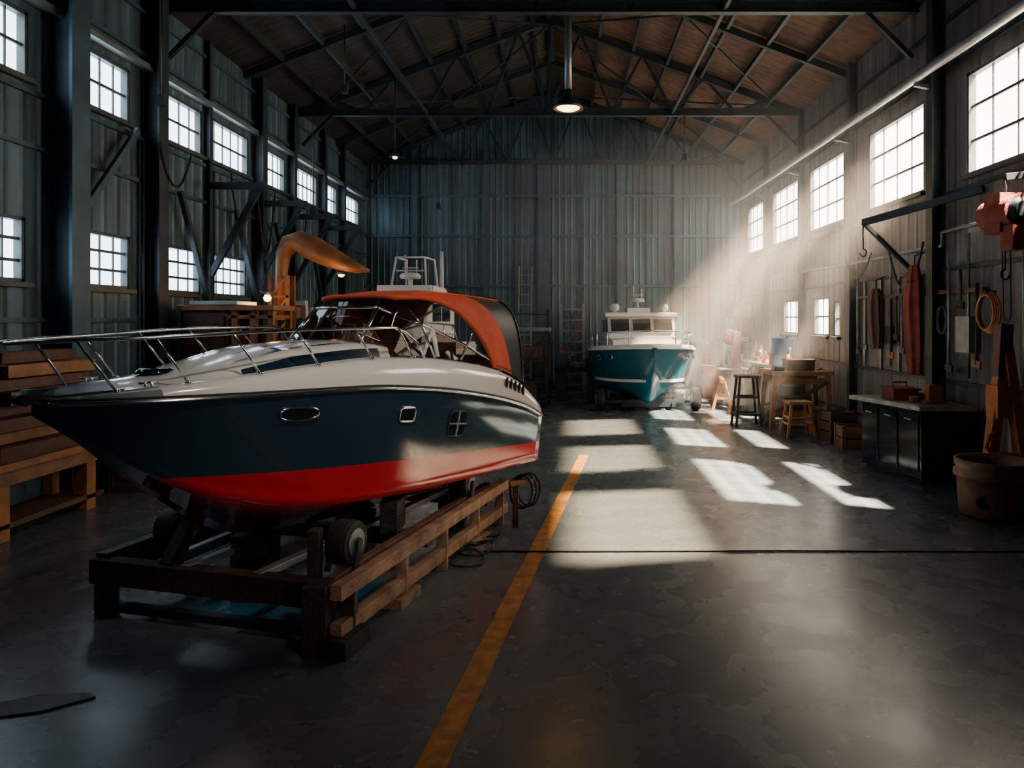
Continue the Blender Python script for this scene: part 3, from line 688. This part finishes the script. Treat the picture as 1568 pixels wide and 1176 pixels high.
b=MB()
for x in (-1.75,-.55):
    for y in (18.2,19.2): b.box((x-.04,y-.04,0),(x+.04,y+.04,2.0 if y<19 else 2.5),'steel')
b.box((-1.85,18.1,1.92),(-.45,19.3,2.0),'steelg')
for z in (.6,1.2): b.box((-1.75,18.16,z),(-.55,18.22,z+.05),'steel'); b.box((-1.75,19.16,z),(-.55,19.22,z+.05),'steel')
b.beam((-1.75,18.18,.1),(-.55,18.18,1.9),.04,.04,'steel'); b.box((-1.6,18.3,0),(-.8,19,.5),'woodd'); b.box((-1.5,18.3,1.2),(-.7,19,1.5),'woodd'); b.box((-1.7,18.2,1.16),(-.6,19.2,1.2),'woodd')
b.tube([(-1.75,18.18,2.0),(-1.75,18.18,2.35),(-.55,18.18,2.35),(-.55,18.18,2.0)],.02,'steel',6)
b.obj('work_platform')
b=MB()
for x in (-.25,.45): b.box((x,22.0,0),(x+.07,22.07,2.7),'steelg'); b.box((x,22.5,0),(x+.07,22.57,2.7),'steelg')
for i in range(8):
    b.box((-.25,21.98,.2+i*.33),(.52,22.57,.24+i*.33),'steelg')
    if i<7:
        for j in range(3): b.box((-.14+j*.2,22.1,.24+i*.33),(-.0+j*.2,22.4,.24+i*.33+random.uniform(.08,.2)),random.choice(['woodd','steel','redcl','blue','black']))
b.obj('steel_shelf_rack')
b=MB()
for i,(x,w,h,k) in enumerate(((-3.6,.5,1.1,'woodd'),(-2.9,.6,.7,'steelg'),(-2.2,.4,1.4,'steel'))):
    b.box((x,21.6,0),(x+w,22.3,h),k); b.box((x-.03,21.55,h),(x+w+.03,22.35,h+.05),'woodw')
    for j in range(3): b.box((x+.04,21.58,.1+j*h*.3),(x+w-.04,21.6,.06+(j+.9)*h*.3),'steelb')
b.obj('tool_cabinet_row')
# ladder against the back wall and a lathe beside it
b=MB()
for x in (-1.55,-1.15): b.beam((x,22.0,0),(x,22.72,3.9),.05,.08,'steelg')
for i in range(12): t=(i+.6)/12.5; b.beam((-1.55,22.0+.72*t,3.9*t),(-1.15,22.0+.72*t,3.9*t),.035,.035,'steelg')
b.obj('ladder')
b=MB(); b.box((-.35,20.2,0),(-.05,20.7,.75),'steelb'); b.box((.55,20.2,0),(.75,20.7,.75),'steelb'); b.box((-.4,20.15,.75),(.8,20.75,.85),'steel'); b.box((-.4,20.2,.85),(-.02,20.7,1.25),'steelb'); b.cyl((-.02,20.45,1.08),(.08,20.45,1.08),.12,None,'steelg',20); b.box((.5,20.3,.85),(.72,20.6,1.12),'steelb'); b.cyl((.3,20.45,1.06),(.5,20.45,1.06),.03,None,'steelg',10); b.box((.18,20.25,.85),(.34,20.65,.97),'steelg'); b.obj('metal_lathe',bevel=.01)

# ---------------------------------------------------------------- right side furniture
b=MB(); x0,x1,y0,y1=4.15,5.3,14.5,15.4
b.box((x0-.05,y0-.05,1.08),(x1+.05,y1+.05,1.16),'wood')
for x in (x0,x1-.1):
    for y in (y0,y1-.1): b.beam((x+.05,y+.05,1.08),(x+.05+(-.08 if x==x0 else .05),y+.05,0),.1,.1,'wood')
for y in (y0+.05,y1-.05):
    b.box((x0,y-.03,.28),(x1,y+.03,.38),'wood'); b.box((x0,y-.03,.9),(x1,y+.03,1.02),'wood')
b.beam((x0+.05,y0,.35),(x1-.05,y0,.95),.05,.08,'woodd')
b.box((x0,y0,.34),(x1,y1,.38),'woodd'); b.box((x0+.25,y0+.1,.38),(x0+.75,y0+.6,.62),'woodd')
b.box((x0+.35,y0+.2,1.16),(x0+.9,y0+.6,1.36),'woodd'); b.box((x0+.33,y0+.18,1.36),(x0+.92,y0+.62,1.39),'woodd'); b.box((x0+.05,y0+.1,1.16),(x0+.25,y0+.35,1.24),'steel'); b.beam((x0+.95,y0+.2,1.18),(x1-.02,y0+.5,1.18),.04,.04,'steelg')
b.obj('wooden_workbench',bevel=.006)
def stool(x,y,h,k,kt):
    b=MB(); b.box((-.22,-.2,h),(.22,.2,h+.05),kt)
    for sx in (-1,1):
        for sy in (-1,1): b.beam((sx*.17,sy*.15,h),(sx*.26,sy*.22,0),.045,.045,k)
    for z in (.25,.6*h):
        w=.26-.09*z/h
        for sy in (-1,1): b.beam((-w,sy*w*.85,z),(w,sy*w*.85,z),.03,.04,k)
        for sx in (-1,1): b.beam((sx*w,-w*.85,z),(sx*w,w*.85,z),.03,.04,k)
    b.obj('stool',(x,y,0))
stool(3.72,15.0,1.0,'black','woodd'); stool(4.35,13.6,.62,'woodo','wood')
b=MB(); b.box((4.75,16.2,1.05),(5.35,19.6,1.12),'benchtop'); b.box((4.75,16.2,.25),(5.35,19.6,.3),'woodd')
for y in (16.25,17.9,19.5):
    for x in (4.8,5.28): b.box((x-.03,y-.03,0),(x+.04,y+.04,1.05),'steel')
for y in (16.4,17.2,18.2,19.): b.box((4.8,y,.3),(5.3,y+.5,.3+.3+.2*random.random()),random.choice(['woodd','steel','woodo']))
b.obj('long_workbench')
b=MB(); b.lathe((5.05,16.9,1.12),[(0,0),(.25,0),(.27,.04),(.26,.25),(.28,.28),(.26,.31),(.26,.58),(.27,.64),(.24,.66),(0,.66)],'blue',24); b.cyl((5.15,16.9,1.78),(5.15,16.9,1.82),.04,None,'steel'); b.obj('blue_drum')
def vise(x,y,z,name='bench_vise'):
    b=MB(); b.cyl((x,y,z),(x,y,z+.08),.12,.08,'red'); b.box((x-.12,y-.06,z+.08),(x+.06,y+.06,z+.2),'red'); b.box((x-.2,y-.08,z+.14),(x-.14,y+.08,z+.28),'steelg'); b.box((x-.04,y-.08,z+.18),(x+.02,y+.08,z+.28),'steelg')
    b.cyl((x-.34,y,z+.16),(x-.12,y,z+.16),.02,None,'steelg'); b.cyl((x-.34,y-.12,z+.16),(x-.34,y+.12,z+.16),.01,None,'steelg'); b.obj(name,bevel=.006)
vise(5.0,18.2,1.12)
b=MB()
for i,(y,h,r,k) in enumerate(((18.7,.3,.07,'orange'),(18.95,.42,.06,'whited'),(19.2,.25,.09,'red'),(19.45,.5,.05,'steelg'),(17.6,.35,.07,'woodo'),(17.8,.22,.08,'whited'),(16.35,.3,.08,'redcl'),(16.55,.45,.05,'steel'))):
    b.lathe((5.0+.1*(i%2),y,1.12),[(0,0),(r,0),(r,h*.7),(r*.5,h*.85),(r*.5,h),(0,h)],k,14)
b.obj('paint_cans')
b=MB(); b.box((4.0,18.6,0),(4.5,19.1,.9),'steel'); b.box((3.9,18.5,.9),(4.65,19.2,.95),'steelg'); b.box((4.3,18.7,.95),(4.5,19.,1.9),'woodd'); b.lathe((4.25,18.85,1.75),[(0,-.08),(.2,-.08),(.2,.08),(0,.08)],'woodd',24,'Y'); b.box((4.08,18.8,1.0),(4.10,18.9,1.7),'steelg'); b.obj('band_saw',bevel=.01)
shelf('storage_shelf',4.7,5.3,20.4,21.8,2.3,4)
def gas(x,y,k):
    b=MB(); b.lathe((x,y,0),[(0,0),(.13,0),(.14,.03),(.14,1.2),(.11,1.32),(.05,1.38),(.05,1.46),(0,1.47)],k,18); b.cyl((x-.05,y,1.5),(x+.06,y,1.5),.025,None,'steelg',8); b.cyl((x,y,1.45),(x,y,1.55),.02,None,'steelg',8); b.obj('gas_cylinder')
gas(4.1,21.3,'redcl'); gas(4.42,21.4,'steelb')
def drum(x,y,k):
    b=MB(); b.lathe((x,y,0),[(0,0),(.28,0),(.3,.02),(.29,.3),(.305,.32),(.29,.34),(.29,.6),(.305,.62),(.29,.64),(.29,.9),(.3,.92),(.27,.93),(.26,.9),(0,.9)],k,24); b.obj('oil_drum')
drum(4.1,20.3,'redcl'); drum(4.38,16.7,'steel')
def sawhorse(x,y,k,r):
    b=MB(); b.beam((-.45,0,.72),(.45,0,.72),.1,.1,k)
    for sx in (-1,1):
        for sy in (-1,1): b.beam((sx*.36,sy*.03,.72),(sx*.42,sy*.24,0),.05,.07,k)
        b.beam((sx*.40,-.15,.3),(sx*.40,.15,.3),.03,.06,k)
    b.obj('sawhorse',(x,y,0),r)
sawhorse(3.8,17.8,'woodo',1.4)
b=MB(); b.box((4.75,14.0,0),(5.05,14.2,.22),'red'); b.box((4.75,14.0,.22),(5.05,14.2,.25),'steel'); b.tube([(4.82,14.1,.25),(4.82,14.1,.32),(4.98,14.1,.32),(4.98,14.1,.25)],.01,'steel',6); b.obj('toolbox')
crate('wooden_crate',4.95,13.2,0,.5,.45,.55,'woodd',.15); crate('wooden_crate',4.95,12.4,0,.55,.5,.4,'wood',-.1)
b=MB()
b.prism([(4.28,10.95),(4.62,9.45),(5.34,9.38),(5.34,11.2)],'Z',1.00,1.06,'benchtop')
b.prism([(4.42,10.8),(4.72,9.6),(5.3,9.52),(5.3,11.1)],'Z',.06,1.0,'gloss')
b.prism([(4.46,10.75),(4.76,9.66),(5.26,9.6),(5.26,11.05)],'Z',0,.06,'black')
A0=Vector((4.42,10.8,0)); A1=Vector((4.72,9.6,0))
for i in range(3):
    a=A0.lerp(A1,i/3+.03); c_=A0.lerp(A1,i/3+.30)
    b.beam(a+Vector((-.01,0,.55)),c_+Vector((-.01,0,.55)),.02,.78,'gloss'); m=(a+c_)/2; b.beam(m+Vector((-.035,-.1,.85)),m+Vector((-.035,.1,.85)),.02,.02,'steelg')
b.beam((4.76,9.585,.55),(5.27,9.51,.55),.02,.78,'gloss')
b.obj('steel_workbench',bevel=.006)
b=MB(); b.box((4.62,10.2,1.062),(4.98,10.6,1.2),'redcl'); b.box((4.6,10.18,1.2),(5.0,10.62,1.23),'redcl'); b.tube([(4.7,10.4,1.23),(4.7,10.4,1.3),(4.9,10.4,1.3),(4.9,10.4,1.23)],.012,'steel',6)
b.obj('toolbox',bevel=.006)
b=MB(); b.box((5.05,10.1,1.062),(5.3,10.5,1.14),'woodd'); b.cyl((4.8,9.95,1.062),(4.8,9.95,1.14),.07,None,'clay'); b.beam((4.85,9.75,1.08),(5.2,9.9,1.08),.04,.03,'woodo'); b.beam((4.75,9.62,1.075),(5.1,9.66,1.075),.02,.02,'steelg'); b.box((5.0,9.95,1.062),(5.2,10.05,1.3),'orange'); b.obj('bench_tools')
b=MB(); b.lathe((4.80,8.1,0),[(0,.02),(.30,.02),(.33,0),(.35,.03),(.37,.3),(.375,.42),(.41,.44),(.41,.50),(.385,.52),(.40,.58),(.40,.63),(.365,.63),(.355,.5),(.33,.08),(0,.06)],'clay',36)
b.cyl((4.80-.25,8.1-.24,.2),(4.80-.262,8.1-.262,.2),.075,None,'black',18)
b.obj('bucket')
b=MB(); b.beam((5.08,8.75,.0),(5.32,8.85,1.5),.13,.14,'orange'); b.beam((5.48,8.55,0),(5.42,8.9,1.9),.12,.14,'orange'); b.beam((5.15,8.75,.55),(5.48,8.6,.55),.08,.1,'orange'); b.beam((5.08,8.72,.05),(5.5,8.9,.05),.12,.1,'orange'); b.beam((5.34,8.88,1.4),(5.40,8.9,2.15),.16,.16,'woodd'); b.box((5.2,8.7,1.0),(5.45,8.95,1.4),'orange')
b.tube([(5.2,8.7,.85),(5.05,8.62,.80),(5.0,8.6,.68),(5.08,8.62,.6)],.03,'orange',8)
b.obj('timber_jack_stand',bevel=.012)
def hanging(name,x,y,z0,z1,w,k):
    b=MB(); rows=[]
    for i in range(25):
        t=i/24; z=z1+(z0-z1)*t; r=w*(.45+.55*math.sin(math.pi*min(1,t*1.3+.08)/1.0 if t<.35 else math.pi*.5)-.22*max(0,t-.6)*(1+.5*math.sin(14*t)))
        rows.append([(x+.10*math.cos(a)*(r/w)*(1+.25*math.cos(5*a+2*t))+.015*math.sin(5*t+a),y+.03*math.sin(4*t)+r*math.sin(a)*(1+.22*math.cos(7*a+t)),z) for a in [j*2*math.pi/36 for j in range(37)]])
    b.grid(rows,k); b.poly(rows[0][:-1],k); b.poly(rows[-1][:-1],k)
    b.tube([(x,y,z1-.02),(x,y,z1+.15),(XR-.05,y,z1+.2)],.015,'steel',6); b.tube([(x+.09*math.cos(a),y+w*.62*math.sin(a),z1-.25) for a in [j*math.pi/8 for j in range(16)]],.018,'black',6,True)
    b.obj(name)
hanging('hanging_canvas_roll',5.40,11.2,1.35,3.05,.2,'redcl')
hanging('hanging_oilskin_coat',5.4,12.6,1.7,2.75,.16,'woodd')
b=MB()
for k in range(4): b.tube([(XR-.2-.02*k,9.2+(.22-.012*k)*math.cos(t),2.3+(.26-.012*k)*math.sin(t)) for t in [j*math.pi/14 for j in range(28)]],.016,'orange',6,True)
b.beam((XR-.26,9.2,2.56),(XR-.12,9.2,2.56),.04,.04,'steel'); b.obj('air_hose_coil')
b=MB(); hx,hy,hz=5.2,8.55,3.35
b.tube([(hx,hy,hz+.35),(hx,hy,hz+.55)],.02,'steel',8); b.beam((hx,hy,hz+.55),(XR-.12,hy,hz+.58),.06,.08,'steel')
b.cyl((hx,hy-.3,hz+.12),(hx,hy+.3,hz+.12),.19,None,'redcl',20); b.box((hx-.16,hy-.16,hz-.12),(hx+.16,hy+.16,hz+.34),'redcl'); b.cyl((hx,hy-.36,hz+.12),(hx,hy-.3,hz+.12),.09,.15,'steel',16)
b.box((hx-.12,hy-.34,hz-.34),(hx+.10,hy-.1,hz-.05),'redcl')
b.tube([(hx,hy,hz-.1),(hx,hy,hz-.55)],.012,'steel',6); b.tube([(hx+.06,hy,hz-.1),(hx+.07,hy,hz-1.1),(hx+.03,hy,hz-1.2),(hx-.02,hy,hz-1.1),(hx-.04,hy,hz-.1)],.009,'steel',6)
b.tube([(hx+.05*math.cos(t),hy,hz-.61+.06*math.sin(t)) for t in [math.pi/2+i*math.pi/6 for i in range(10)]],.014,'steel',6)
b.obj('chain_hoist',bevel=.02)
b=MB()
b.beam((XR-.05,9.6,3.95),(XR-1.0,11.2,3.72),.07,.1,'steel'); b.beam((XR-.05,11.6,3.0),(XR-1.0,11.2,3.72),.05,.06,'steel'); b.tube([(XR-1,11.2,3.7),(XR-1.0,11.2,3.3)],.012,'black',6); b.tube([(XR-1+.05*math.cos(t),11.2,3.25+.06*math.sin(t)) for t in [i*math.pi/6-math.pi for i in range(10)]],.012,'steel',6)
b.obj('jib_arm')
b=MB()
for i,(y,z0,z1) in enumerate(((11.75,1.7,2.6),(11.95,1.9,2.6),(12.15,1.6,2.55),(10.3,1.5,3.0),(10.0,2.4,2.9),(9.6,1.6,2.7),(13.2,1.7,2.6),(13.5,1.6,2.6))):
    b.tube([(XR-.14,y,z0),(XR-.14,y,z1)],.022,['steelg','woodd','black'][i%3],6); b.beam((XR-.14,y-.09,z0),(XR-.14,y+.09,z0+.02),.03,.10,['steel','rust','woodo'][i%3])
b.box((XR-.12,9.5,2.58),(XR-.06,13.6,2.64),'woodd')
for i in range(3): b.tube([(XR-.15,10.45+.13*math.cos(t)+.02*i,2.2+.2*math.sin(t)) for t in [j*math.pi/10 for j in range(20)]],.016,'black',6,True)
b.obj('wall_tool_rack')

# ---------------------------------------------------------------- lamps
b=MB(); b.tube([(0,11.75,7.2),(0,11.75,5.95)],.06,'steelg',10)
b.lathe((0,11.75,5.65),[(.06,.32),(.09,.2),(.14,.14),(.23,.06),(.25,0),(.23,.0),(.12,.1),(0,.12)],'steel',28)
b.lathe((0,11.75,5.65),[(0,-.03),(.13,-.015),(.19,.015),(.12,.08),(0,.1)],'bulb',20); b.beam((0,11.4,7.28),(0,12.1,7.28),.08,.06,'steel'); b.obj('pendant_lamp')
for (x,y,z) in ((-4.1,17,6.05),):
    b=MB(); b.tube([(x,y,ZE+.75),(x,y,z+.15)],.012,'black',6); b.lathe((x,y,z),[(.02,.2),(.04,.12),(.12,.02),(.13,0),(.11,0),(0,.08)],'steel',18); b.lathe((x,y,z),[(0,-.05),(.05,-.03),(.06,.0),(.03,.06),(0,.07)],'bulbw',12); b.obj('hanging_lamp')
b=MB()
for (x,y,z) in ((-5.4,15.2,4.6),(-3.1,17.2,5.0),(-5.6,9.9,5.3),(2.8,17.3,6.2),(-3.8,12.2,6.2)):
    b.tube([(x,y,ZE+.02),(x+.01,y,z)],.012,'black',5); b.box((x-.05,y-.05,z-.15),(x+.05,y+.05,z),'steel')
b.obj('hanging_chains')
def point(name,loc,e,col,r=.1):
    l=bpy.data.lights.new(name,'POINT'); l.energy=e; l.color=col; l.shadow_soft_size=r; o=bpy.data.objects.new(name,l); SC.collection.objects.link(o); o.location=loc
point('pendant_light',(0,11.75,5.5),15,(1,.55,.2),.15)
point('work_light',(-5.0,12.1,2.5),14,(1,.5,.18),.08)
point('crane_light',(-4.1,12.75,2.9),6,(1,.6,.3),.06)
fp=Vector((3.0,-.6,1.7)); tgt=Vector((-1.7,6.0,1.25))  # added floodlight behind the camera, brightens the hull side and underside
b=MB()
for k in range(3):
    a=k*2*math.pi/3+.5; b.tube([(fp.x,fp.y,.9),(fp.x+.5*math.cos(a),fp.y+.5*math.sin(a),.015)],.018,'steel',8)
b.tube([(fp.x,fp.y,.5),(fp.x,fp.y,1.5)],.022,'steel',8)
d=(tgt-fp).normalized(); b.beam(fp-d*.22,fp-d*.08,.5,.34,'black'); b.beam(fp-d*.08,fp-d*.07,.44,.28,'steelg'); b.tube([(fp.x,fp.y,1.45),tuple(fp-d*.15)],.02,'steel',8)
b.obj('added_hull_floodlight')
def spot(name,loc,tg,e,col,deg,r):
    l=bpy.data.lights.new(name,'SPOT'); l.energy=e; l.color=col; l.spot_size=math.radians(deg); l.spot_blend=.85; l.shadow_soft_size=r
    o=bpy.data.objects.new(name,l); SC.collection.objects.link(o); o.location=loc; o.rotation_euler=(Vector(tg)-Vector(loc)).to_track_quat('-Z','Y').to_euler()
spot('added_hull_spot',fp,tgt,330,(1,.90,.80),34,.22)  # added spot aimed at the hull
hp=Vector((.6,2.6,6.6))  # added overhead lamp and spot, out of view, brighten the boat deck
b=MB(); b.tube([(hp.x,hp.y,ZR-.7),(hp.x,hp.y,hp.z+.3)],.02,'steel',8); b.lathe(tuple(hp),[(.06,.32),(.1,.2),(.28,.04),(.3,0),(.27,0),(.1,.14),(0,.15)],'steel',24); b.obj('added_deck_lamp')
spot('added_deck_spot',hp,(-2.1,6.1,1.7),600,(1,.91,.80),36,.25)

# ---------------------------------------------------------------- sun, added suns and sky
def sun(name,s,q,st,col,ang):
    l=bpy.data.lights.new(name,'SUN'); l.energy=st; l.color=col; l.angle=math.radians(ang)
    o=bpy.data.objects.new(name,l); SC.collection.objects.link(o); o.rotation_euler=Vector((-s,-q,-1)).to_track_quat('-Z','Y').to_euler(); o.location=(12,10,12)
sun('sun_low',1.0,.17,80,(1,.68,.40),3.2)
sun('extra_sun_mid',.66,-.24,150,(1,.80,.57),1.6)  # added second sun, makes another row of floor patches
sun('extra_sun_high',.42,-.2,150,(1,.80,.57),1.6)  # added third sun, makes the floor patches nearest the right wall

w=bpy.data.worlds.new('World'); SC.world=w; w.use_nodes=True; nt=w.node_tree; N=nt.nodes; L=nt.links; bg=N['Background']
tc=N.new('ShaderNodeTexCoord'); sp=N.new('ShaderNodeSeparateXYZ'); L.new(tc.outputs['Generated'],sp.inputs[0])
mr=N.new('ShaderNodeMapRange'); mr.inputs['From Min'].default_value=-.4; mr.inputs['From Max'].default_value=.4; L.new(sp.outputs['X'],mr.inputs['Value'])
cr=N.new('ShaderNodeValToRGB'); cr.color_ramp.elements[0].color=(.66,.83,1,1); cr.color_ramp.elements[1].color=(1,.87,.71,1)
L.new(mr.outputs['Result'],cr.inputs['Fac']); L.new(cr.outputs['Color'],bg.inputs['Color'])
ms=N.new('ShaderNodeMapRange'); ms.inputs['From Min'].default_value=-.4; ms.inputs['From Max'].default_value=.4; ms.inputs['To Min'].default_value=7; ms.inputs['To Max'].default_value=14
L.new(sp.outputs['X'],ms.inputs['Value']); L.new(ms.outputs['Result'],bg.inputs['Strength'])

hz=bpy.data.materials.new('dusty_air'); hz.use_nodes=True; nt=hz.node_tree; N=nt.nodes; L=nt.links
for n in list(N): N.remove(n)
o=N.new('ShaderNodeOutputMaterial'); v=N.new('ShaderNodeVolumeScatter'); v.inputs['Density'].default_value=.040; v.inputs['Anisotropy'].default_value=0; v.inputs['Color'].default_value=(1,.95,.88,1)
L.new(v.outputs[0],o.inputs['Volume']); M['haze']=hz
b=MB(); b.prism([(XR-.22,11.0),(XR-.22,YB-.25),(-5.4,YB-.25),(2.6,16.4)],'Z',.3,ZE-.25,'haze'); b.obj('dust_haze_volume')

# ---------------------------------------------------------------- camera
cd=bpy.data.cameras.new('camera'); cd.sensor_width=36; cd.lens=36*1100/1568; cd.shift_x=-86/1568; cd.shift_y=-98/1568; cd.clip_start=.05
co=bpy.data.objects.new('camera',cd); SC.collection.objects.link(co); co.location=(0,0,2.2); co.rotation_euler=(math.pi/2,0,0); SC.camera=co
